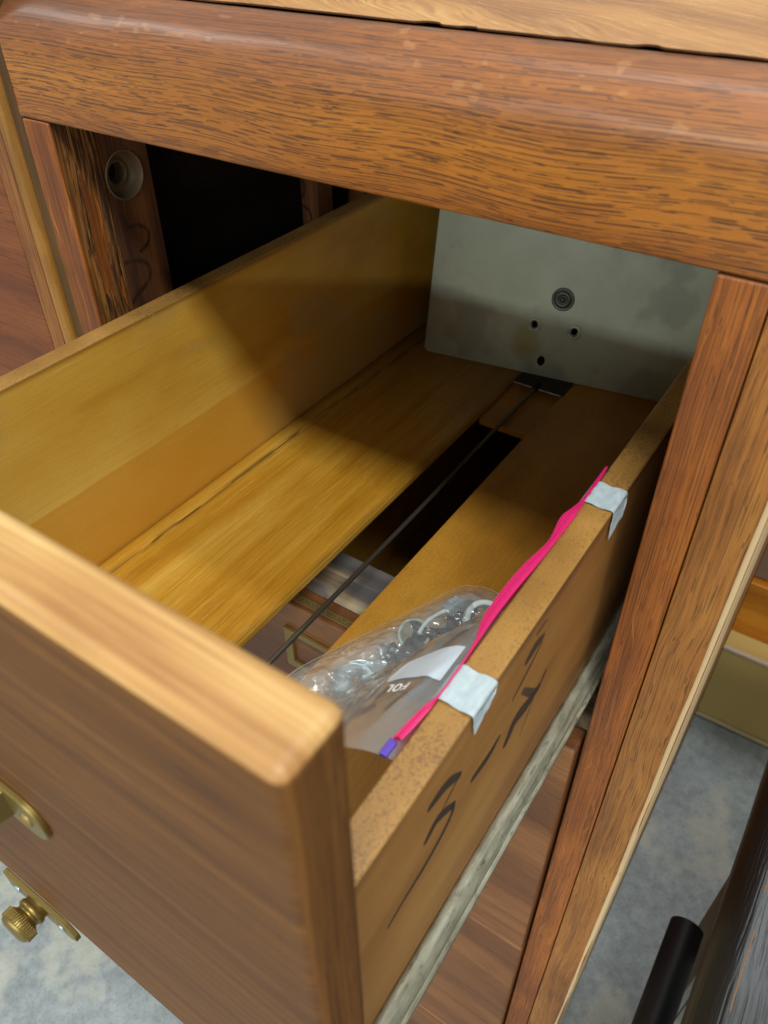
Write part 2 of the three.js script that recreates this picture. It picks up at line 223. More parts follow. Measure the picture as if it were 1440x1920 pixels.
const M = {
  rail: matOf(tRail, { roughness: 0.5, clearcoat: 0.38, clearcoatRoughness: 0.28, bumpScale: 0.00022 }), stile: matOf(tStile, { roughness: 0.55 }), side: matOf(tSide, { roughness: 0.5, bumpScale: 0.0004 }),
  front: matOf(tFront, { roughness: 0.6, specularIntensity: 0.5 }), lower: matOf(tLower, { roughness: 0.5 }), topEdge: matOf(tTopEdge, { roughness: 0.42 }), top: matOf(tTop, { roughness: 0.36 }),
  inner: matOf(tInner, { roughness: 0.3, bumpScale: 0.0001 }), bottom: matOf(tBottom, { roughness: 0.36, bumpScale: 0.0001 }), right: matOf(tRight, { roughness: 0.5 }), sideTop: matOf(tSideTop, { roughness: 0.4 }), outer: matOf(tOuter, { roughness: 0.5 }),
  post: matOf(tPost, { roughness: 0.55 }), rough: matOf(tRough, { roughness: 0.6, bumpScale: 0.0008 }), grey: matOf(tGrey, { roughness: 0.7 }), gold: matOf(tGold, { roughness: 0.42 }), dark: matOf(tDark, { roughness: 1, specularIntensity: 0.3 }), orange: matOf(tOrange, { roughness: 0.4 }),
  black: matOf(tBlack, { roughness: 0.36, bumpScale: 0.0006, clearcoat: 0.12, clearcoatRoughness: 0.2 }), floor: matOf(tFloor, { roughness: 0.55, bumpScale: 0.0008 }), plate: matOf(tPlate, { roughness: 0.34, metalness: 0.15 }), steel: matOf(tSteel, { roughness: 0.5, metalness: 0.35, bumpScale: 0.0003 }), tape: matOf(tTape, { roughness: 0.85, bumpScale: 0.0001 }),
  pale: plain(0xd8b98a, { roughness: 0.45 }), brass: plain(0x98824a, { roughness: 0.4, metalness: 0.9 }), brassDull: plain(0x9c8450, { roughness: 0.5, metalness: 0.7 }), rod: plain(0x6c6658, { roughness: 0.4, metalness: 0.8 }), blackPlain: plain(0x17161a, { roughness: 0.45 }),
  holeDark: plain(0x070605, { roughness: 0.9 }), ceramic: plain(0x6e5a40, { roughness: 0.55 }), olive: plain(0x6d5320, { roughness: 0.55 }), zinc: plain(0xb4c2c6, { roughness: 0.3, metalness: 0.75 }), white: plain(0xd9e2df, { roughness: 0.4 }), greyBlock: plain(0x93a3a8, { roughness: 0.7 }), screw: plain(0x1c1815, { roughness: 0.62, metalness: 0.3 }),
};

// ------------------------------------------------------------------ the setting: floor and the lamps over it
{
  const f = new THREE.PlaneGeometry(8, 8, 1, 1); f.rotateX(-Math.PI / 2); f.translate(0, -1.16, 0);
  const m = part(scene, 'floor', uvBox(f, 0, 1.6, 1.6, [0.35, 0.2]), M.floor, 'bare grey mottled concrete floor under the furniture'); m.userData.kind = 'structure';
}
LAMPS.forEach(([x, y, z, l, w, rad], i) => {
  const t = thing('ceiling_lamp', ['long fluorescent lamp in front and to the right of the open drawer', 'long fluorescent lamp in front and far to the left', 'short fluorescent lamp straight over the cabinet top', 'wide fluorescent lamp behind the cabinet to the right', 'longest row of fluorescent lamps, unseen, added farthest in front of the cabinet as fill light'][i], 'ceiling lamp');
  board(t, 'lamp_housing', [x - l / 2 - 0.02, x + l / 2 + 0.02, y + 0.02, y + 0.09, z - w / 2 - 0.03, z + w / 2 + 0.03], plain(0xdddddd), 'x', 0.01);
  const d = new THREE.PlaneGeometry(l, w); d.rotateX(Math.PI / 2); d.translate(x, y + 0.012, z);
  part(t, 'diffuser', d, new THREE.MeshStandardMaterial({ color: 0xffffff, emissive: 0xf4fbff, emissiveIntensity: 3, side: THREE.DoubleSide }));
  const L = new THREE.RectAreaLight(new THREE.Color(0.94, 1.0, 0.985), rad, l, w); L.position.set(x, y, z); L.lookAt(x, y - 1, z); t.add(L);
});

// ------------------------------------------------------------------ the filing cabinet
const FLOOR = -1.16, W = 0.33;
const cab = thing('filing_cabinet', 'brown oak filing cabinet with a thick rounded top rail, one drawer standing open', 'filing cabinet');
{
  const R = 0.022, prof = [[-0.03, 0.0525], [-0.024, 0.0541]];
  for (let i = 0; i <= 14; i++) { const a = Math.PI / 2 * (1 - i / 14); prof.push([-R + R * Math.cos(a), 0.032 + R * Math.sin(a)]); }
  for (let i = 1; i <= 6; i++) prof.push([0, lerp(0.032, 0.0012, i / 6)]);
  prof.push([-0.0004, 0.0003], [-0.0012, 0], [-0.03, 0]);
  const jit = (x, i) => { const a = (noise(x * 26, i * 0.35, 9) - 0.5) * 0.0007; return i < prof.length - 3 && i > 1 ? [a, a * 0.6] : [0, 0]; };
  const g = sweepX(prof, -0.0215, 0.4, 120, 0.4, 0.1, jit);
  const cap = new THREE.ShapeGeometry(poly(prof.map(([z, y]) => [z, y]))); cap.rotateY(-Math.PI / 2); cap.translate(-0.0215, 0, 0);
  const caps = uvBox(cap, 2, 0.4, 0.1); caps.computeVertexNormals();
  part(cab, 'top_rail', mergeGeometries([uvKeep(g), caps]), M.rail, 'thick bullnose oak rail with dark grain dashes and a worn highlight');
}
function uvKeep(g) { return g.index ? g.toNonIndexed() : g; }
{ // veneer top with a lifted, chipped front edge
  const edge = (x) => { let z = -0.0248 + 0.0012 * (noise(x * 60, 0, 4) - 0.5) - 0.02 * (x - 0.33) * -0.25; for (const [c, w, d] of [[0.205, 0.006, 0.0035], [0.222, 0.004, 0.0022], [0.262, 0.008, 0.0018], [0.287, 0.005, 0.003], [0.315, 0.01, 0.0015]]) z -= d * sstep(w, w * 0.4, Math.abs(x - c)); return z; };
  const top = grid(220, 24, (u, v) => { const x = lerp(-0.0215, 0.4, u), t = v * v, z = lerp(edge(x), -0.66, t); return [x, 0.0548 + 0.0006 * sstep(-0.05, -0.026, z) * noise(x * 34, 0, 8), z]; });
  const lip = grid(220, 2, (u, v) => { const x = lerp(-0.0215, 0.4, u), z = edge(x); return [x, 0.0548 + 0.0006 * sstep(-0.05, -0.026, z) * noise(x * 34, 0, 8) - v * 0.0007, z - v * 0.0002]; });
  const g = uvKeep(top), p = g.attributes.position, uv = g.attributes.uv;
  for (let i = 0; i < p.count; i++) { const x = p.getX(i), z = p.getZ(i); uv.setXY(i, (x * 0.82 + z * 0.57) / 0.4, (-x * 0.57 + z * 0.82) / 0.4); }
  const tp = part(cab, 'top_panel', g, M.top, 'worn pale veneered top with a cracked front edge');
  part(tp, 'veneer_edge', lip, plain(0x5a3820, { roughness: 0.8 }), 'dark cracked edge of the veneer');
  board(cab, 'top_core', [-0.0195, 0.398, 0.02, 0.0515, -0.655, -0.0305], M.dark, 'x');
}
// left stile: front strip, then the rough and the smooth post behind it
board(cab, 'stile', [-0.0212, -0.0008, FLOOR, -0.0006, -0.0235, 0], M.stile, 'y', 0.001, [0.1, 0.052]);
board(cab, 'stile', [W, 0.3481, FLOOR, -0.0006, -0.03, 0], M.stile, 'y', 0.001, [0.33, 0.06]);
board(cab, 'side_panel', [0.3487, 0.3714, FLOOR, -0.0006, -0.655, 0.0002], M.side, 'y', 0.0006, [0.21, 0.03]);
{ // the pale worn arris of the right side
  const g = sweepX([[0.0014, 0.0006], [0.0018, 0.0015], [0.0014, 0.0026], [0.0004, 0.0034], [-0.003, 0.0038], [-0.10, 0.0038]], FLOOR + 0.002, -0.002, 60, 1, 1, (x) => [0.0004 * (noise(x * 30, 1, 3) - 0.5), 0.0006 * (noise(x * 22, 5, 3) - 0.5)]);
  g.applyMatrix4(new THREE.Matrix4().set(0, 1, 0, 0.3684, 1, 0, 0, 0, 0, 0, 1, -0.0012, 0, 0, 0, 1)); g.computeVertexNormals();
  part(cab, 'worn_edge', g, M.pale, 'pale worn outer edge of the right side');
}
board(cab, 'post', [-0.0195, -0.0005, FLOOR, -0.0008, -0.0262, -0.0238], M.rough, 'y', 0.0008, [0.02, 0.31], 'splintered dark post face');
{
  // rough face of the stile as seen inside the opening: slightly uneven boards, 1 mm steps
  const g = grid(160, 14, (u, v) => { const y = lerp(-0.0008, -0.62, u), z = lerp(-0.0012, -0.0235, v), a = fbm(y * 60, z * 900, 13, 3), b = sstep(0.55, 0.75, fbm(y * 24, z * 160, 17, 3)); return [-0.0004 + 0.0006 * a - 0.0009 * b, y, z]; });
  const p = g.attributes.position, uv = g.attributes.uv; for (let i = 0; i < p.count; i++) uv.setXY(i, p.getY(i) / 0.3, p.getZ(i) / 0.05);
  part(cab, 'stile_face', g, M.rough, 'splintered inner face of the left stile with black streaks');
  // smooth post with a stepped bushing hole
  const s = poly([[-0.0595, -0.62], [-0.0267, -0.62], [-0.0267, -0.0008], [-0.0595, -0.0008]]), h = new THREE.Path(); h.absarc(-0.0402, -0.0357, 0.0128, 0, Math.PI * 2, true); s.holes.push(h);
  const e = extr(s, 0.017, 0); e.rotateY(-Math.PI / 2);   // shape x -> z, y -> y, depth -> -x
  const q = e.attributes.position; for (let i = 0; i < q.count; i++) q.setX(i, q.getX(i) - 0.0012 + 0.0);
  const eu = e.toNonIndexed ? (e.index ? e.toNonIndexed() : e) : e, pp = eu.attributes.position, uu = eu.attributes.uv;
  for (let i = 0; i < pp.count; i++) uu.setXY(i, (pp.getY(i) + 0.38) / 0.4, (pp.getZ(i) + 0.065) / 0.07);
  eu.computeVertexNormals();
  const post = part(cab, 'post', eu, M.post, 'smooth dark post with a pencilled mark and a bushing hole');
  const b = turned([[0.0134, 0.0006], [0.0132, 0.0012], [0.0126, 0.0012], [0.0122, 0.0], [0.0113, -0.003], [0.0108, -0.0062], [0.0076, -0.0066], [0.0072, -0.0054], [0.006, -0.0056], [0.0056, -0.0075], [0.0052, -0.0135]], 36);
  b.rotateZ(-Math.PI / 2); b.translate(-0.0012, -0.0357, -0.0402); part(post, 'bushing', b, M.ceramic, 'stepped grey bushing let into the post');
  const d = new THREE.CircleGeometry(0.0056, 24); d.rotateY(Math.PI / 2); d.translate(-0.0145, -0.0357, -0.0402); part(post, 'bushing_hole', d, M.holeDark);
}
// inside of the carcass
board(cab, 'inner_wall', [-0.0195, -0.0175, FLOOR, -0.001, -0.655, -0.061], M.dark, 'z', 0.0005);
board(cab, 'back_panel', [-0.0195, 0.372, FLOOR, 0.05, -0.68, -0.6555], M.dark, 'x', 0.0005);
board(cab, 'runner_post', [-0.0172, -0.001, -0.62, -0.001, -0.231, -0.212], M.post, 'y', 0.0008);
board(cab, 'runner_post', [-0.0172, -0.001, -0.62, -0.001, -0.30, -0.272], M.post, 'y', 0.0008);
board(cab, 'drawer_rail', [0.0005, W - 0.0005, -0.298, -0.2697, -0.0535, -0.0122], M.grey, 'x', 0.001, undefined, 'bare greyed rail under the open drawer');
board(cab, 'drawer_rail', [0.0005, W - 0.0005, -0.57, -0.541, -0.0535, -0.0122], M.grey, 'x', 0.001);
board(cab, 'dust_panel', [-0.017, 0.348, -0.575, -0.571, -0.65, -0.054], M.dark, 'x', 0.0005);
board(cab, 'base_rail', [0.0005, W - 0.0005, FLOOR, -1.083, -0.03, -0.001], M.lower, 'x', 0.001);
{ // curled end of a metal runner clip inside the opening
  const c = thing; const g = tube([[0.335, -0.2045, -0.036], [0.331, -0.2035, -0.0365], [0.3275, -0.2022, -0.037], [0.3262, -0.2032, -0.0372]], 0.0009, 24, 8);
  part(cab, 'runner_clip', g, M.steel, 'curled tip of a metal clip beside the drawer');
}
// closed drawers under the open one
function closedDrawer(y0, y1, label, x0 = 0.0015, x1 = 0.3283, plateToo = true) {
  const t = thing('closed_drawer', label, 'drawer', 'closed drawers');
  board(t, 'drawer_front', [x0, x1, y0, y1, -0.0115, 0.006], M.lower, 'x', 0.0022);
  const h = y0 < -2 ? null : 1;
  for (const x of [x0 + 0.011, x1 - 0.0235]) board(t, 'drawer_side', [x, x + 0.0125, y0 + 0.02, y1 - 0.1, -0.6, -0.012], M.inner, 'z', 0.001, [0.45, 0.25]);
  board(t, 'drawer_bottom', [x0 + 0.024, x1 - 0.024, y0 + 0.024, y0 + 0.03, -0.6, -0.012], M.right, 'z', 0.001);
  if (plateToo) { // embossed brass strip let into the top edge and a brass label frame on the face
    const cx = 0.165, top = y1;
    const strip = part(t, 'brass_strip', boardGeo(cx - 0.052, cx + 0.052, top - 0.002, top + 0.0006, -0.0042, 0.0022, 0.0005), M.brassDull, 'embossed brass strip along the top edge');
    seed(77); const marks = [];
    for (let k = 0; k < 46; k++) { const x = cx - 0.047 + k * 0.00205 + rr(-0.0003, 0.0003), hh = (k % 6 === 0) ? 0.0021 : rr(0.0009, 0.0014); if (k % 9 === 8) continue; const T = new THREE.TorusGeometry(hh * 0.62, 0.00026, 6, 12, rr(2.5, 5.4)); T.rotateZ(rr(0, 6)); T.rotateX(-Math.PI / 2); T.translate(x, top + 0.0006, -0.001); marks.push(T); }
    for (const z of [-0.0035, 0.0015]) marks.push(boardGeo(cx - 0.05, cx + 0.05, top + 0.0004, top + 0.0009, z - 0.0002, z + 0.0002, 0.0001).toNonIndexed?.() ?? null);
    part(strip, 'embossing', mergeGeometries(marks.filter(Boolean).map((g) => { g = g.index ? g.toNonIndexed() : g; return g; })), plain(0x6b5832, { roughness: 0.5, metalness: 0.6 }), 'worn ornamental lettering band');
    const s = poly([[cx - 0.04, top - 0.062], [cx + 0.04, top - 0.062], [cx + 0.04, top - 0.0245], [cx - 0.04, top - 0.0245]]); s.holes.push(poly([[cx - 0.0345, top - 0.057], [cx + 0.0345, top - 0.057], [cx + 0.0345, top - 0.0278], [cx - 0.0345, top - 0.0278]]));
    const g = extr(s, 0.0016, 0.0005); g.translate(0, 0, 0.0066); part(t, 'label_frame', g, M.brassDull, 'empty brass label frame');
  }
  return t;
}
closedDrawer(-0.5365, -0.268, 'closed brown drawer directly under the open drawer, brass strip on its top edge');
closedDrawer(-0.808, -0.539, 'lower closed brown drawer, second below the open one', undefined, undefined, false);
closedDrawer(-1.08, -0.8105, 'lowest closed brown drawer near the floor', undefined, undefined, false);

// ------------------------------------------------------------------ the cabinet standing to the left
{
  const t = thing('neighbour_cabinet', 'brown wooden cabinet with a golden rounded corner strip, left of the open drawer', 'cabinet');
  board(t, 'filler_strip', [-0.0315, -0.0217, FLOOR, 0.08, -0.04, -0.0016], matOf(tGold, { color: 0x8f8a5a, roughness: 0.6 }), 'y', 0.001);
  const g = new THREE.CapsuleGeometry(0.006, 1.2, 6, 20); g.translate(-0.0378, -0.56, -0.004); part(t, 'corner_moulding', uvBox(g, 1, 0.6, 0.05), M.gold, 'golden half round moulding');
  board(t, 'stile', [-0.057, -0.0438, FLOOR, 0.08, -0.05, 0], M.side, 'y', 0.001, [0.4, 0.07]);
  board(t, 'side_panel', [-0.044, -0.0318, FLOOR, 0.08, -0.65, -0.05], M.dark, 'z', 0.001);
  board(t, 'top_panel', [-0.5, -0.03, 0.08, 0.1, -0.65, 0.002], M.top, 'x', 0.004);
  board(t, 'inner_frame', [-0.5, -0.0575, FLOOR, 0.0795, -0.06, -0.03], M.dark, 'y', 0.001);
  const d = thing('closed_drawer', 'reddish brown closed drawer at the left edge, in the neighbouring cabinet', 'drawer', 'closed drawers');
  board(d, 'drawer_front', [-0.45, -0.0596, -0.5, 0.04, -0.019, -0.0015], matOf(tLower, { color: 0xffe0c4, roughness: 0.5 }), 'x', 0.002);
}

// ------------------------------------------------------------------ the open drawer
const XL = 0.0253, XLO = 0.0128, XR = 0.3048, XRO = 0.3172, YS = -0.1032, YB = -0.2416, ZF = 0.2152, ZB = 0.1978, ZR = -0.45;
const drw = thing('open_drawer', 'yellow-brown wooden file drawer pulled out of the cabinet, with a slotted bottom', 'drawer');
{
  const g = uvBox(boardGeo(0.0012, 0.329, -0.2666, 0, ZB, ZF, 0.0034), 0, 0.4, 0.28, [0.02, 0.3]);
  const p = g.attributes.position, nn = g.attributes.normal, up = [], rest = [];
  for (let i = 0; i < p.count; i += 3) { const ny = (nn.getY(i) + nn.getY(i + 1) + nn.getY(i + 2)) / 3; (ny > 0.42 ? up : rest).push(i, i + 1, i + 2); }
  const uv = g.attributes.uv; for (const i of up) uv.setXY(i, p.getX(i) / 0.34, (p.getZ(i) - ZB + 0.01) / 0.05);
  g.setIndex([...rest, ...up]); g.clearGroups(); g.addGroup(0, rest.length, 0); g.addGroup(rest.length, up.length, 1);
  part(drw, 'drawer_front', g, [M.front, M.topEdge], 'thick brown drawer front, rubbed pale along its top edge');
  // sides: three skins of one board differ (inside varnish, top edge, outside), so each side is one mesh with groups
  const sideBoard = (x0, x1, inMat, outMat) => {
    const s = boardGeo(x0, x1, -0.25, YS, ZR, ZB, 0.0011), q = s.attributes.position, nr = s.attributes.normal, sets = [[], [], []], u = s.attributes.uv;
    for (let i = 0; i < q.count; i += 3) {
      const nx = (nr.getX(i) + nr.getX(i + 1) + nr.getX(i + 2)) / 3, ny = (nr.getY(i) + nr.getY(i + 1) + nr.getY(i + 2)) / 3, k = ny > 0.5 ? 1 : nx > 0 ? 2 : 0;
      sets[k].push(i, i + 1, i + 2);
      for (let a = i; a < i + 3; a++) { const m = [inMat, M.sideTop, outMat][k === 1 ? 1 : k === 0 ? 0 : 2].userData.size; k === 1 ? u.setXY(a, (q.getZ(a) + 0.45) / m[0], (q.getX(a) - x0 + 0.003) / m[1]) : u.setXY(a, (q.getZ(a) + 0.45) / m[0], (q.getY(a) + 0.25) / m[1]); }
    }
    s.setIndex(sets.flat()); s.clearGroups(); let st = 0; sets.forEach((v, k) => { s.addGroup(st, v.length, k); st += v.length; });
    return part(drw, 'drawer_side', s, [inMat, M.sideTop, outMat]);
  };
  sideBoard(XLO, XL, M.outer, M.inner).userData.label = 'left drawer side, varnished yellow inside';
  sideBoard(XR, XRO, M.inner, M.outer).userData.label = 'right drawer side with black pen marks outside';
  board(drw, 'bottom_board', [XL + 0.0004, 0.1435, YB - 0.006, YB, ZR, ZB], M.bottom, 'z', 0.0009, [0.45, -XL], 'left bottom board with a dark scratch');
  board(drw, 'bottom_board', [0.1885, XR - 0.0004, YB - 0.006, YB, ZR, ZB], M.right, 'z', 0.0009, [0.45, 0], 'right bottom board');
  board(drw, 'bottom_tie', [0.1438, 0.1882, YB - 0.0115, YB - 0.0048, ZR, -0.2219], M.right, 'x', 0.0008);
  board(drw, 'back_board', [XL + 0.0003, XR - 0.0003, YB + 0.0003, -0.125, ZR, ZR + 0.012], M.dark, 'x', 0.001);
  // guide rod under the slot and the bracket it ends in
  const rod = part(drw, 'guide_rod', tube([[0.1632, -0.2482, 0.195], [0.163, -0.2482, 0.05], [0.1632, -0.2478, -0.1], [0.164, -0.2442, -0.2], [0.1658, -0.2405, -0.2805]], 0.00165, 60, 12), M.rod, 'thin steel guide rod running along the slot');
  const plug = new THREE.CylinderGeometry(0.003, 0.003, 0.007, 16); plug.rotateX(Math.PI / 2); plug.translate(0.166, -0.2402, -0.279); part(rod, 'rod_plug', plug, M.holeDark);
  const br = part(drw, 'rod_bracket', boardGeo(0.1452, 0.1895, YB - 0.0003, YB + 0.0009, -0.31, -0.2778, 0.0004), plain(0x35332e, { roughness: 0.45, metalness: 0.5 }), 'dark metal bracket under the follower plate');
  part(br, 'bracket_lip', boardGeo(0.1455, 0.1892, YB + 0.0006, YB + 0.0016, -0.2782, -0.2772, 0.0004), plain(0xb0aca0, { roughness: 0.35, metalness: 0.6 }));
  // follower plate: leans back, turned slightly
  const PW = 0.247, PH = 0.185, plate = poly([[0.003, 0], [PW - 0.003, 0], [PW, 0.003], [PW, PH], [0, PH], [0, 0.003]]);
  const oval = new THREE.Path(); oval.absellipse(0.1055, 0.0125, 0.0036, 0.0047, 0, Math.PI * 2, true); plate.holes.push(oval);
  for (const [x, y, a] of [[0.0945, 0.0415, 0.2], [0.128, 0.0415, -0.2]]) { const h = new THREE.Path(); h.absellipse(x, y, 0.003, 0.0041, 0, Math.PI * 2, true, a); plate.holes.push(h); }
  const frame = new THREE.Matrix4().makeRotationY(0.155).multiply(new THREE.Matrix4().makeRotationX(-0.215)).setPosition(0.0541, YB + 0.0008, -0.284);
  const pg = extr(plate, 0.0012, 0.0004); { const q = pg.attributes.position, u = pg.attributes.uv; for (let i = 0; i < q.count; i++) u.setXY(i, q.getX(i) / 0.26, q.getY(i) / 0.26); } pg.applyMatrix4(frame);
  const pl = part(drw, 'follower_plate', pg, M.plate, 'grey green sheet metal follower plate at the back of the drawer');
  const rivet = turned([[0.0, 0.0028], [0.0018, 0.0026], [0.0022, 0.001], [0.0032, 0.0008], [0.0042, 0.0022], [0.0062, 0.002], [0.0068, 0.0006], [0.0078, 0.0002], [0.0086, 0.0012], [0.0094, 0.0]], 36); rivet.rotateX(Math.PI / 2); rivet.translate(0.114, 0.066, 0.0017); rivet.applyMatrix4(frame); part(pl, 'rivet', rivet, plain(0x3d3d35, { roughness: 0.4, metalness: 0.3 }));
  for (const [x, y] of [[0.0945, 0.0415], [0.128, 0.0415]]) { const t = turned([[0.0062, 0.0], [0.005, 0.0013], [0.0036, 0.0006], [0.0028, -0.0016]], 24); t.rotateX(Math.PI / 2); t.translate(x, y, 0.0015); t.applyMatrix4(frame); part(pl, 'punched_hole', t, M.plate); }
  // metal slides
  for (const s of [1, -1]) {
    const prof = [[XRO - 0.0004, -0.2245], [XRO + 0.0006, -0.2222], [XRO + 0.0022, -0.2208], [XRO + 0.0045, -0.2216], [XRO + 0.0066, -0.224], [XRO + 0.0077, -0.2268], [XRO + 0.0079, -0.2284], [XRO + 0.003, -0.236], [XRO - 0.0004, -0.248]];
    const lipP = [[XRO + 0.00775, -0.2277], [XRO + 0.0081, -0.2270], [XRO + 0.0084, -0.2275], [XRO + 0.0093, -0.2276], [XRO + 0.0098, -0.2283], [XRO + 0.0098, -0.2305], [XRO + 0.006, -0.2325]];
    const g = sweepX(prof, ZR, ZB - 0.0005, 60, 0.65, 0.03, (x, i) => i > 2 && i < 6 ? [0.0003 * (noise(x * 70, 2, 5) - 0.5), 0.0004 * (noise(x * 90, 0, 5) - 0.5)] : [0, 0]);
    g.applyMatrix4(new THREE.Matrix4().set(0, 0, s, s > 0 ? 0 : 0.33, 0, 1, 0, 0, 1, 0, 0, 0, 0, 0, 0, 1)); g.computeVertexNormals();
    const slide = part(drw, 'slide_rail', g, M.steel, s > 0 ? 'dull grey metal slide along the right side' : undefined);
    const lg2 = sweepX(lipP, ZR, ZB - 0.0008, 90, 0.65, 0.03, (x, i) => [0.0003 * (noise(x * 70, 2, 5) - 0.5), 0.0004 * (noise(x * 90, i * 0.2, 5) - 0.5)]);
    lg2.applyMatrix4(new THREE.Matrix4().set(0, 0, s, s > 0 ? 0 : 0.33, 0, 1, 0, 0, 1, 0, 0, 0, 0, 0, 0, 1)); lg2.computeVertexNormals();
    part(slide, 'slide_lip', lg2, matOf(tSteel, { color: 0xffffff, roughness: 0.3, metalness: 0.25, bumpScale: 0.0002 }), 'brighter rolled lip of the slide');
  }
  // brass pull on the face
  const pull = part(drw, 'drawer_pull', (() => {
    const cx = 0.165, cy = -0.129, hw = 0.055, hh = 0.0095, sh = new THREE.Shape(); sh.moveTo(cx - hw + hh, cy - hh); sh.lineTo(cx + hw - hh, cy - hh); sh.absarc(cx + hw - hh, cy, hh, -Math.PI / 2, Math.PI / 2); sh.lineTo(cx - hw + hh, cy + hh); sh.absarc(cx - hw + hh, cy, hh, Math.PI / 2, 3 * Math.PI / 2);
    const a = extr(sh, 0.0012, 0.0006); a.translate(0, 0, ZF + 0.0004);
    const o = [[-0.037, 0], [-0.034, 0.012], [-0.026, 0.0215], [-0.012, 0.0255], [0.012, 0.0255], [0.026, 0.0215], [0.034, 0.012], [0.037, 0]], n = [[0.0315, 0], [0.0295, 0.0095], [0.0235, 0.0175], [0.0115, 0.0212], [-0.0115, 0.0212], [-0.0235, 0.0175], [-0.0295, 0.0095], [-0.0315, 0]];
    const b = extr(poly([...o, ...n]), 0.0125, 0.0007); b.rotateX(Math.PI / 2); b.translate(cx, cy + 0.0065, ZF + 0.0012);
    const c = extr(sh.clone(), 0.001, 0.0004); return mergeGeometries([a, b].map((q) => (q.index ? q.toNonIndexed() : q)));
  })(), M.brass, 'brass bridge pull at the left of the drawer front');
  for (const x of [0.2115, 0.1185]) { const s = new THREE.SphereGeometry(0.0031, 16, 10); s.scale(1, 1, 0.45); s.translate(x, -0.129, ZF + 0.0022); part(pull, 'screw_head', s, M.brassDull); }
  // thumb latch: plate with a knurled knob at the lower edge
  const lp = poly([[0.1285, -0.2655], [0.1725, -0.2655], [0.1775, -0.2705], [0.1775, -0.2745], [0.1725, -0.279], [0.1285, -0.279]]);
  const lg = extr(lp, 0.0018, 0.0004); lg.translate(0, 0, ZF + 0.0003); const latch = part(drw, 'latch_plate', lg, M.brass, 'brass latch plate with cut corners on the lower edge of the drawer front');
  const kp = [[0, 0.0148], [0.0058, 0.0148], [0.0074, 0.0141], [0.008, 0.0133]]; for (let i = 0; i <= 8; i++) kp.push([0.0084 + 0.0003 * Math.sin(Math.PI * i / 8), lerp(0.0126, 0.0082, i / 8)]);
  kp.push([0.0078, 0.0076], [0.0066, 0.0069], [0.006, 0.0062], [0.0062, 0.0054], [0.0071, 0.0048], [0.0074, 0.004], [0.0072, 0.0026], [0.0064, 0.0018], [0.0064, 0]);
  const kg = turned(kp, 40); kg.rotateX(Math.PI / 2); kg.translate(0.1515, -0.2712, ZF + 0.002); const knob = part(drw, 'latch_knob', kg, M.brass, 'turned brass knob with a knurled rim');
  const ridges = []; for (let i = 0; i < 44; i++) { const a = i / 44 * Math.PI * 2, r = new THREE.CylinderGeometry(0.0004, 0.0004, 0.0046, 5); r.rotateX(Math.PI / 2); r.translate(0.1515 + 0.0087 * Math.cos(a), -0.2712 + 0.0087 * Math.sin(a), ZF + 0.002 + 0.0104); ridges.push(r); }
  knob.scale.set(1, 1, 1); part(knob, 'knurling', mergeGeometries(ridges), M.brass);
  for (const [x, y] of [[0.137, -0.272], [0.1685, -0.272]]) { const s = new THREE.SphereGeometry(0.0024, 14, 8); s.scale(1, 1, 0.4); s.translate(x, y, ZF + 0.0028); part(latch, 'screw_head', s, M.zinc); }
}

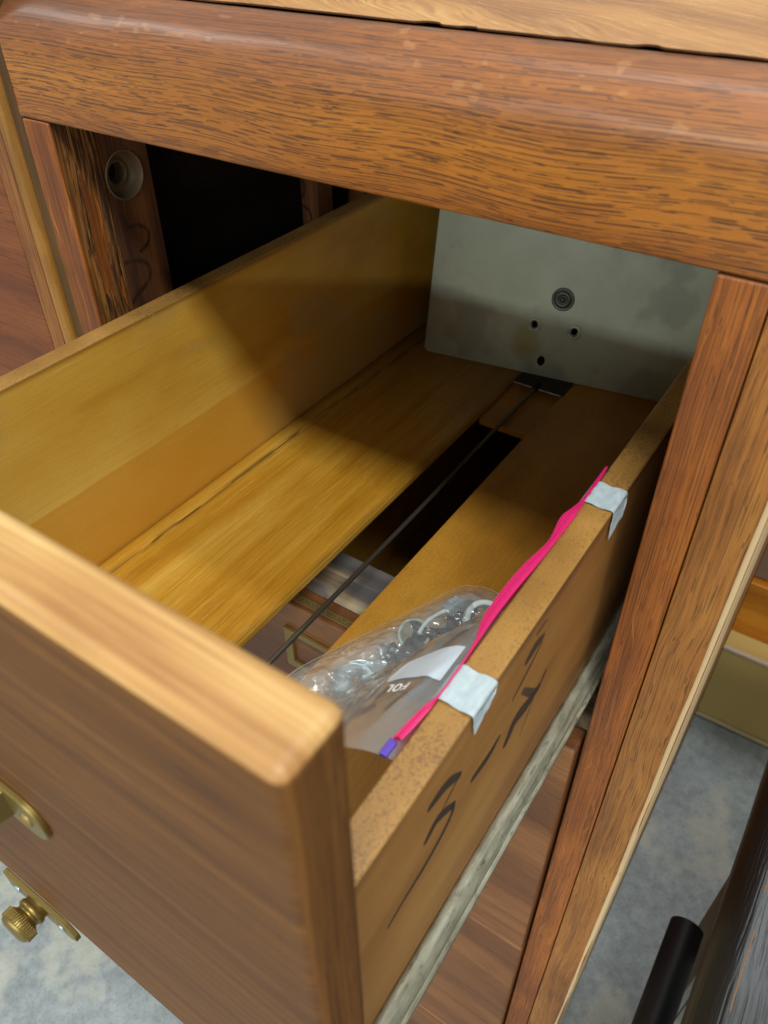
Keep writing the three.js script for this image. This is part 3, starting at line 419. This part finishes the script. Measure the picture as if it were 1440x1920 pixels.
// ------------------------------------------------------------------ the taped bag and the hardware in it
const film = new THREE.MeshPhysicalMaterial({ color: 0xf2f4f4, transmission: 0.84, thickness: 0, roughness: 0.1, clearcoat: 0.4, clearcoatRoughness: 0.05, ior: 1.5, side: THREE.DoubleSide });
const Zp = (s) => [0.3035, -0.1045, lerp(0.1485, -0.0195, s)], Bp = (s) => [lerp(0.171, 0.2325, s), -0.2385, lerp(0.114, -0.0415, s)];
function filmPoint(s, t, upper = true, lift = 0) {
  const Z = Zp(s), B = Bp(s), f = sstep(0.3, 0.95, s), h = 1 - t;
  const C1 = [lerp(lerp(Z[0], B[0], 0.3), 0.3025, f), lerp(lerp(Z[1], B[1], 0.16), -0.2, f), lerp(Z[2], B[2], 0.2)], C2 = [lerp(lerp(Z[0], B[0], 0.55), 0.284, f), lerp(lerp(Z[1], B[1], 0.86), -0.238, f), lerp(Z[2], B[2], 0.7)];
  const p = [0, 1, 2].map((k) => h * h * h * Z[k] + 3 * h * h * t * C1[k] + 3 * h * t * t * C2[k] + t * t * t * B[k]);
  const edge = Math.min(1, 8 * Math.min(s, 1 - s)) * sstep(1, 0.93, t) * sstep(0, 0.1, t);
  if (upper) {
    const a0 = [0.253, -0.018], a1 = [0.214, 0.072], dx = a1[0] - a0[0], dz = a1[1] - a0[1], tt = clamp(((p[0] - a0[0]) * dx + (p[2] - a0[1]) * dz) / (dx * dx + dz * dz)), dd = Math.hypot(p[0] - a0[0] - dx * tt, p[2] - a0[1] - dz * tt);
    const hy = -0.2395 + (0.0225 + 0.003 * (noise(p[0] * 70, p[2] * 70, 5) - 0.5)) * sstep(0.042, 0.004, dd);
    const k = 60; p[1] = Math.log(Math.exp(k * 20 * (p[1] + 0.2)) + Math.exp(k * 20 * (hy + 0.2))) / (k * 20) - 0.2;
    const near = sstep(0.25, 0.5, t), cr = Math.pow(Math.abs(noise(s * 15 + 3 * noise(s * 7, t * 7, 2), t * 15, 201) - 0.5) * 2, 0.6), c2 = Math.pow(Math.abs(noise(s * 38, t * 40, 207) - 0.5) * 2, 0.6), fold = Math.abs(noise(s * 5 + t * 9, t * 2.2 - s * 2, 211) - 0.5) * 2;
    p[1] += edge * (0.0036 * near * (0.5 - cr) + 0.0015 * near * (0.5 - c2) + 0.0032 * (1 - near) * (0.5 - fold) + 0.0007 * (noise(s * 40, t * 12, 215) - 0.5));
    p[0] += edge * 0.0022 * (noise(s * 9, t * 11, 219) - 0.5);
  } else { p[1] = Math.max(p[1] - 0.004 * edge, -0.2408); p[0] += 0.001; }
  p[1] += lift; p[0] -= lift * 0.7; return p;
}
{
  const bag = thing('plastic_bag', 'clear zip bag of hardware taped by its pink zipper to the right drawer side', 'plastic bag');
  const pouch = part(bag, 'front_film', grid(190, 190, (s, t) => filmPoint(s, t)), film, 'crinkled clear film');
  part(bag, 'back_film', grid(60, 60, (s, t) => filmPoint(s, t, false)), film);
  part(bag, 'side_seam', grid(60, 2, (u, v) => { const t = lerp(0.55, 1, u), p = filmPoint(1 - 0.012 * v, t, true, 0.0004); return [p[0], p[1] + 0.0006, p[2] + 0.0003]; }), plain(0xe8eeee, { roughness: 0.35, transmission: 0.4, thickness: 0 }), 'welded seam whitened to imitate its corner highlight');  // the whitish colour paints in a highlight at the bag corner
  part(bag, 'bottom_seam', grid(80, 2, (u, v) => { const p = filmPoint(u, 1 - 0.014 * v, true, 0.0004); return [p[0], p[1] + 0.0005, p[2]]; }), plain(0xe8eeee, { roughness: 0.3, transmission: 0.7, thickness: 0 }));
  // white writing patch and printed letters on the film
  const patch = grid(24, 24, (u, v) => { const t = lerp(0.02, 0.06 + 0.2 * Math.sqrt(clamp(1 - Math.pow(1 - u, 2.2))), v), s = lerp(0.30, 0.198, u); return filmPoint(s, t, true, 0.0005); });
  part(pouch, 'white_patch', patch, plain(0xdfe9f2, { roughness: 0.45, transmission: 0.25, thickness: 0 }), 'white writing patch on the bag');
  const cv = document.createElement('canvas'); cv.width = 256; cv.height = 96; const cx = cv.getContext('2d'); cx.fillStyle = '#000'; cx.fillRect(0, 0, 256, 96); cx.fillStyle = '#fff'; cx.font = 'bold 84px sans-serif'; cx.textBaseline = 'middle'; cx.fillText('FOL', 40, 50);
  const at = new THREE.CanvasTexture(cv); const tm = new THREE.MeshStandardMaterial({ color: 0xffffff, alphaMap: at, alphaTest: 0.5, side: THREE.DoubleSide, roughness: 0.5 });
  const txt = grid(12, 20, (u, v) => filmPoint(lerp(0.176, 0.14, u), lerp(0.06, 0.23, v), true, 0.0016)); { const uv = txt.attributes.uv; for (let i = 0; i < uv.count; i++) { const a = uv.getX(i), b = uv.getY(i); uv.setXY(i, b, a); } }
  part(pouch, 'printed_letters', txt, tm, 'white printed letters');
  // pink zipper band
  const O = [[.3036,-.0212],[.3034,-.009],[.3034,.0078],[.3009,.0176],[.3026,.0353],[.3006,.0513],[.2998,.067],[.3005,.0851],[.3033,.0962],[.3046,.1062],[.3044,.123],[.3023,.1293],[.301,.1395],[.3007,.1425]], I = [[.3049,-.0204],[.3055,-.009],[.3057,.0043],[.306,.0175],[.3058,.0353],[.3054,.0513],[.3046,.067],[.3044,.0851],[.3048,.0962],[.305,.1062],[.3053,.123],[.3053,.1293],[.3044,.1395],[.3039,.1425]];
  const cO = new THREE.CatmullRomCurve3(O.map(([x, z]) => new THREE.Vector3(x, -0.1035, z))), cI = new THREE.CatmullRomCurve3(I.map(([x, z]) => new THREE.Vector3(x, -0.1022, z)));
  const zip = [grid(90, 8, (u, v) => { const a = cO.getPoint(u), b = cI.getPoint(u); return [lerp(a.x, b.x, v), lerp(a.y, b.y, v) + 0.0007 * Math.sin(v * Math.PI) + 0.0004 * Math.cos(v * 18), lerp(a.z, b.z, v)]; }), grid(90, 3, (u, v) => { const a = cO.getPoint(u); return [a.x + v * 0.0012, a.y - v * 0.011, a.z]; })];
  const pinkM = plain(0xe02a6e, { roughness: 0.3, transmission: 0.25, thickness: 0, color: 0xe83078 });
  part(bag, 'zipper_band', mergeGeometries(zip.map(uvKeep)), pinkM, 'bright pink zipper band');
  const zb = bag.children[bag.children.length - 1];
  for (const v of [0.3, 0.62]) { const pts = []; for (let k = 0; k <= 60; k++) { const a = cO.getPoint(k / 60), b = cI.getPoint(k / 60); pts.push([lerp(a.x, b.x, v), lerp(a.y, b.y, v) + 0.0011, lerp(a.z, b.z, v)]); } part(zb, 'zipper_rib', tube(pts, 0.00035, 180, 6), plain(0xd8246a, { roughness: 0.35 })); }
  part(bag, 'zipper_end', boardGeo(0.2998, 0.3026, -0.1052, -0.1034, 0.1428, 0.1492, 0.0006), plain(0x6a4fc0, { roughness: 0.25, transmission: 0.3, thickness: 0 }), 'violet end of the zipper');
}
function tape(label, topZ, flap, bulge) {
  const t = thing('masking_tape', label, 'tape', 'tape pieces on the drawer side');
  const [a0, a1] = topZ, y = YS + 0.0009; // a0 near, a1 far edge along z
  const w = (s) => lerp(a0, a1, s), wob = (s, k) => 0.0005 * (noise(s * 5, k * 3, 31) - 0.5);
  const path = (v) => { // v 0..1: inside lip, top, over the edge
    if (v < 0.22) { const k = v / 0.22; return [lerp(0.3018, 0.3046, k), lerp(y - 0.0052, y, Math.pow(k, 0.7))]; }
    if (v < 0.86) { const k = (v - 0.22) / 0.64; return [lerp(0.3046, 0.3166, k), y + 0.0002 * Math.sin(k * 9)]; }
    const k = (v - 0.86) / 0.14; return [0.3166 + 0.0013 * Math.sin(k * Math.PI / 2), y - 0.0014 * (1 - Math.cos(k * Math.PI / 2))]; };
  const top = grid(16, 40, (s, v) => { const [px, py] = path(v); return [px, py + wob(s, v * 3), w(s) + 0.0008 * (noise(v * 4, s > 0.5 ? 9 : 2, 41) - 0.5)]; });
  const fl = grid(24, 14, (s, v) => { const z = w(s), low = flap(s), yy = lerp(y - 0.0014, low[1], v); return [0.3179 + bulge * v * v + 0.0003 * noise(s * 6, v * 5, 43), yy, lerp(z + 0.0008 * (noise(4, s > 0.5 ? 9 : 2, 41) - 0.5), low[0], v)]; });
  const g = mergeGeometries([uvKeep(top), uvKeep(fl)]), p = g.attributes.position, uv = g.attributes.uv; for (let i = 0; i < p.count; i++) uv.setXY(i, (p.getX(i) - p.getY(i)) / 0.03, p.getZ(i) / 0.03);
  const wg = mergeVertices(g, 1e-6); wg.computeVertexNormals();
  part(t, 'strip', wg, M.tape); return t;
}
const along = (pts) => (s) => { const q = s * (pts.length - 1), i = Math.min(pts.length - 2, Math.floor(q)), f = q - i; return [lerp(pts[i][0], pts[i + 1][0], f), lerp(pts[i][1], pts[i + 1][1], f)]; };
tape('white masking tape nearer the drawer front, folded over the right side with a torn point', [0.1231, 0.1068], along([[0.1226, -0.1122], [0.119, -0.1098], [0.1161, -0.1089], [0.1125, -0.1072], [0.1092, -0.1052]]), 0.0006);
tape('smaller white masking tape deeper in, by the cabinet opening, at the far zipper end', [0.0058, -0.0102], along([[0.0083, -0.1152], [0.0055, -0.1144], [0.0003, -0.1134], [-0.0054, -0.113], [-0.0075, -0.111], [-0.0085, -0.107]]), 0.0008);

// hardware lying in the bag
const YH = -0.2385;
function place(o, x, y, z, rx = 0, ry = 0, rz = 0) { o.position.set(x, y, z); o.rotation.set(rx, ry, rz); return o; }
{
  const ring = turned([[0.0088, -0.0035], [0.0117, -0.0035], [0.0122, -0.0025], [0.0122, 0.0036], [0.0114, 0.0046], [0.0094, 0.0046], [0.0088, 0.0036], [0.0088, -0.0035]], 40);
  place(tagMesh('plastic_ring', 'white plastic ring at the far right of the bag, beside the pink zipper', 'ring', ring, M.white), 0.2578, -0.2262, -0.0150, 0.5, 0.3, -0.45);
  const cup = thing('caster_cup', 'pale round cup at the left of the white ring in the bag', 'cup');
  part(cup, 'rim', turned([[0.0066, 0.0], [0.0089, 0.0], [0.0092, 0.0012], [0.0092, 0.005], [0.0084, 0.0056], [0.0072, 0.005], [0.0066, 0.0]], 36), plain(0xb9bfae, { roughness: 0.5 })); part(cup, 'dish', turned([[0, 0.0012], [0.005, 0.0016], [0.007, 0.0032]], 30), plain(0x8d7f62, { roughness: 0.6 }));
  place(cup, 0.2285, -0.2315, 0.0112, 0.45, 0, -0.2);
  const brush = thing('plug_with_stem', 'grey ribbed plug on a bent pale stem in the bag between cup and ring', 'hardware');
  const bg = []; for (let i = 0; i < 5; i++) bg.push(boardGeo(-0.0032, 0.0032, -0.0028, 0.0028, -0.0062 + i * 0.0022, -0.0045 + i * 0.0022, 0.0005)); bg.push(boardGeo(-0.0026, 0.0026, -0.0022, 0.0022, -0.006, 0.0046, 0.0006));
  part(brush, 'ribbed_plug', mergeGeometries(bg), M.greyBlock); part(brush, 'stem', tube([[0, 0, 0.003], [-0.0008, 0.0006, 0.01], [-0.0012, 0.0002, 0.018], [0.0008, -0.0014, 0.026]], 0.0012, 24, 8), M.white);
  place(brush, 0.2395, -0.2205, -0.0105, 0.05, -0.28, 0.1);
  const bolt = thing('hex_bolt', 'shiny zinc hex bolt with a washer at the near end of the bag', 'bolt');
  const hex = new THREE.CylinderGeometry(0.0062, 0.0062, 0.0046, 6); part(bolt, 'head', hex, plain(0xd4dfe2, { roughness: 0.28, metalness: 0.6, flatShading: true })); const sh = new THREE.CylinderGeometry(0.0034, 0.0034, 0.02, 16); sh.translate(0, -0.012, 0); part(bolt, 'shank', sh, M.zinc);
  place(bolt, 0.2262, -0.2262, 0.0485, 1.2, 0.3, -0.35); bolt.scale.setScalar(1.35);
  const wa = turned([[0.005, -0.0009], [0.0118, -0.0009], [0.0122, 0], [0.0118, 0.0009], [0.005, 0.0009], [0.005, -0.0009]], 36);
  place(tagMesh('steel_washer', 'grey steel washer leaning on the bolt at the near end of the bag', 'washer', wa, M.zinc, 'washers in the bag'), 0.2218, -0.2278, 0.0595, 0.95, 0.2, -0.5);
  const w2 = scene.getObjectByName('steel_washer').clone(); w2.name = numbered('steel_washer'); w2.userData.label = 'second steel washer, lying just behind the first in the bag'; scene.add(w2); place(w2, 0.2236, -0.2272, 0.0562, 0.9, 0.1, -0.55);
  const tab = tagMesh('grey_tab', 'small grey square tab in the bag under the bent stem', 'tab', boardGeo(-0.0034, 0.0034, -0.001, 0.001, -0.0036, 0.0036, 0.0006), M.greyBlock); place(tab, 0.2545, -0.2225, 0.0165, 0.3, 0.4, -0.4);
  const disc = tagMesh('grey_disc', 'thin grey disc standing on edge beside the white ring in the bag', 'disc', turned([[0, -0.0006], [0.0075, -0.0006], [0.0078, 0], [0.0075, 0.0006], [0, 0.0006]], 30), plain(0x7f8886, { roughness: 0.5 })); place(disc, 0.2455, -0.229, -0.0185, 0.9, 0.2, -1.1);
  // dark wood screws, one by one
  const makeScrew = () => { const s = thing('wood_screw', 'dark steel screw among the jumble of screws in the bag', 'screw', 'dark screws in the bag'); part(s, 'head', turned([[0, 0.0022], [0.003, 0.0018], [0.0042, 0.0006], [0.0042, 0], [0.0018, -0.0026]], 18), M.screw); part(s, 'shank', turned([[0.0018, -0.0026], [0.0017, -0.009], [0.0022, -0.0094], [0.0014, -0.0104], [0.0021, -0.0108], [0.0012, -0.0118], [0.0018, -0.0122], [0.0004, -0.015]], 12), M.screw); return s; };
  const first = makeScrew(); seed(4242);
  const down = new THREE.Vector3(0, -1, 0), dir = new THREE.Vector3();
  for (let k = 0; k < 34; k++) {
    let s = first; if (k) { s = first.clone(); s.name = numbered('wood_screw'); scene.add(s); }
    const u = rnd(), a = rr(0, Math.PI * 2), e = rr(-0.35, 0.35); dir.set(Math.cos(a) * Math.cos(e), Math.sin(e), Math.sin(a) * Math.cos(e)); s.quaternion.setFromUnitVectors(down, dir); s.scale.setScalar(rr(1.15, 1.5));
    s.position.set(lerp(0.2555, 0.2325, u) + rr(-0.009, 0.015) - dir.x * 0.007, YH + 0.0045 + 0.0075 * rnd() - dir.y * 0.005, lerp(-0.02, 0.04, u) + rr(-0.006, 0.006) - dir.z * 0.007);
  }
}

// ------------------------------------------------------------------ furniture to the right and behind
{
  const t = thing('black_desk', 'black painted desk with a worn rounded edge at the lower right', 'desk');
  const y = -0.45, r = 0.02, prof = [[-0.9, y]]; prof.length = 0;
  for (let i = 0; i <= 12; i++) { const a = Math.PI / 2 * i / 12; prof.push([0.4385 + r - r * Math.sin(a), y - r + r * Math.cos(a)]); } prof.push([0.4385, y - 0.034], [0.442, y - 0.037], [1.2, y - 0.037]);
  const full = [[1.2, y], ...prof], g = sweepX(full, -0.5, 0.5, 50, 0.5, 0.25, (x, i) => i > 1 && i < 15 ? [0.0007 * (noise(x * 30, i * 0.4, 3) - 0.5), 0.0005 * (noise(x * 40, i * 0.3, 6) - 0.5)] : [0, 0]);
  g.applyMatrix4(new THREE.Matrix4().set(0, 0, 1, 0, 0, 1, 0, 0, 1, 0, 0, 0, 0, 0, 0, 1)); g.computeVertexNormals();
  part(t, 'desktop', g, M.black, 'black desktop with raised grain');
  part(t, 'rubbed_edge', (() => { const pts = []; for (let k = 0; k <= 90; k++) pts.push([0.4588 + 0.0016 * (noise(k * 0.35, 1, 61) - 0.5) - 0.0006 * (k % 7 === 3 ? 1 : 0), y - 0.0004 - 0.0007 * sstep(0.45, 0.7, noise(k * 0.5, 7, 63)), 0.45 - k * 0.012]); return tube(pts, 0.0006, 270, 6); })(), plain(0x8a5a2a, { roughness: 0.6 }), 'thin broken line of bare wood where the paint is rubbed off');
  const ped = plain(0x85867c, { roughness: 0.6 });
  for (const [x0, x1] of [[0.4595, 0.4655], [0.4665, 0.4795], [0.4805, 0.75]]) board(t, 'pedestal_panel', [x0, x1, -1.12, -0.4875, -0.132, -0.12], ped, 'y', 0.0008);
  board(t, 'pedestal_core', [0.4603, 0.75, -1.14, -0.488, -0.235, -0.1325], ped, 'y', 0.002);
  board(t, 'modesty_edge', [0.75, 1.19, -0.75, -0.488, -0.235, -0.22], M.blackPlain, 'x', 0.002);
}
{
  const c = thing('black_chair_arm', 'round black padded bar lying level in front of the black desk', 'chair arm');
  const g = new THREE.CylinderGeometry(0.015, 0.015, 0.5, 32); g.rotateX(Math.PI / 2); g.translate(0.438, -0.66, 0.105); part(c, 'padded_bar', g, M.blackPlain);
  part(c, 'support', tube([[0.4405, -0.675, 0.1], [0.47, -0.76, 0.1], [0.5, -0.82, 0.1]], 0.009, 20, 10), M.blackPlain);
}
{
  const t = thing('low_storage_unit', 'low beige and orange wood unit standing behind the cabinet at the right', 'storage unit');
  const beige = plain(0xd0b068, { roughness: 0.6 });
  board(t, 'beige_panel', [0.28, 1.4, -1.16 + 0.012, -1.0 + 0.04, -1.0, -0.80], beige, 'x', 0.004);
  board(t, 'beige_lip', [0.28, 1.4, -1.16 + 0.003, -1.16 + 0.0115, -1.0, -0.797], plain(0xc8b486, { roughness: 0.6 }), 'x', 0.003);
  board(t, 'pale_bead', [0.28, 0.448, -0.965, -0.958, -0.806, -0.797], plain(0xcdb49a, { roughness: 0.5 }), 'x', 0.002);
  board(t, 'pale_bead', [0.453, 1.4, -0.965, -0.958, -0.806, -0.797], plain(0xcdb49a, { roughness: 0.5 }), 'x', 0.002);
  board(t, 'wood_panel', [0.28, 1.4, -0.96, -0.84, -1.02, -0.845], M.orange, 'x', 0.003);
  board(t, 'upper_panel', [0.28, 1.4, -0.838, -0.6, -1.02, -0.86], plain(0x8a6a54, { roughness: 0.6 }), 'x', 0.003);
}

renderer.render(scene, camera);
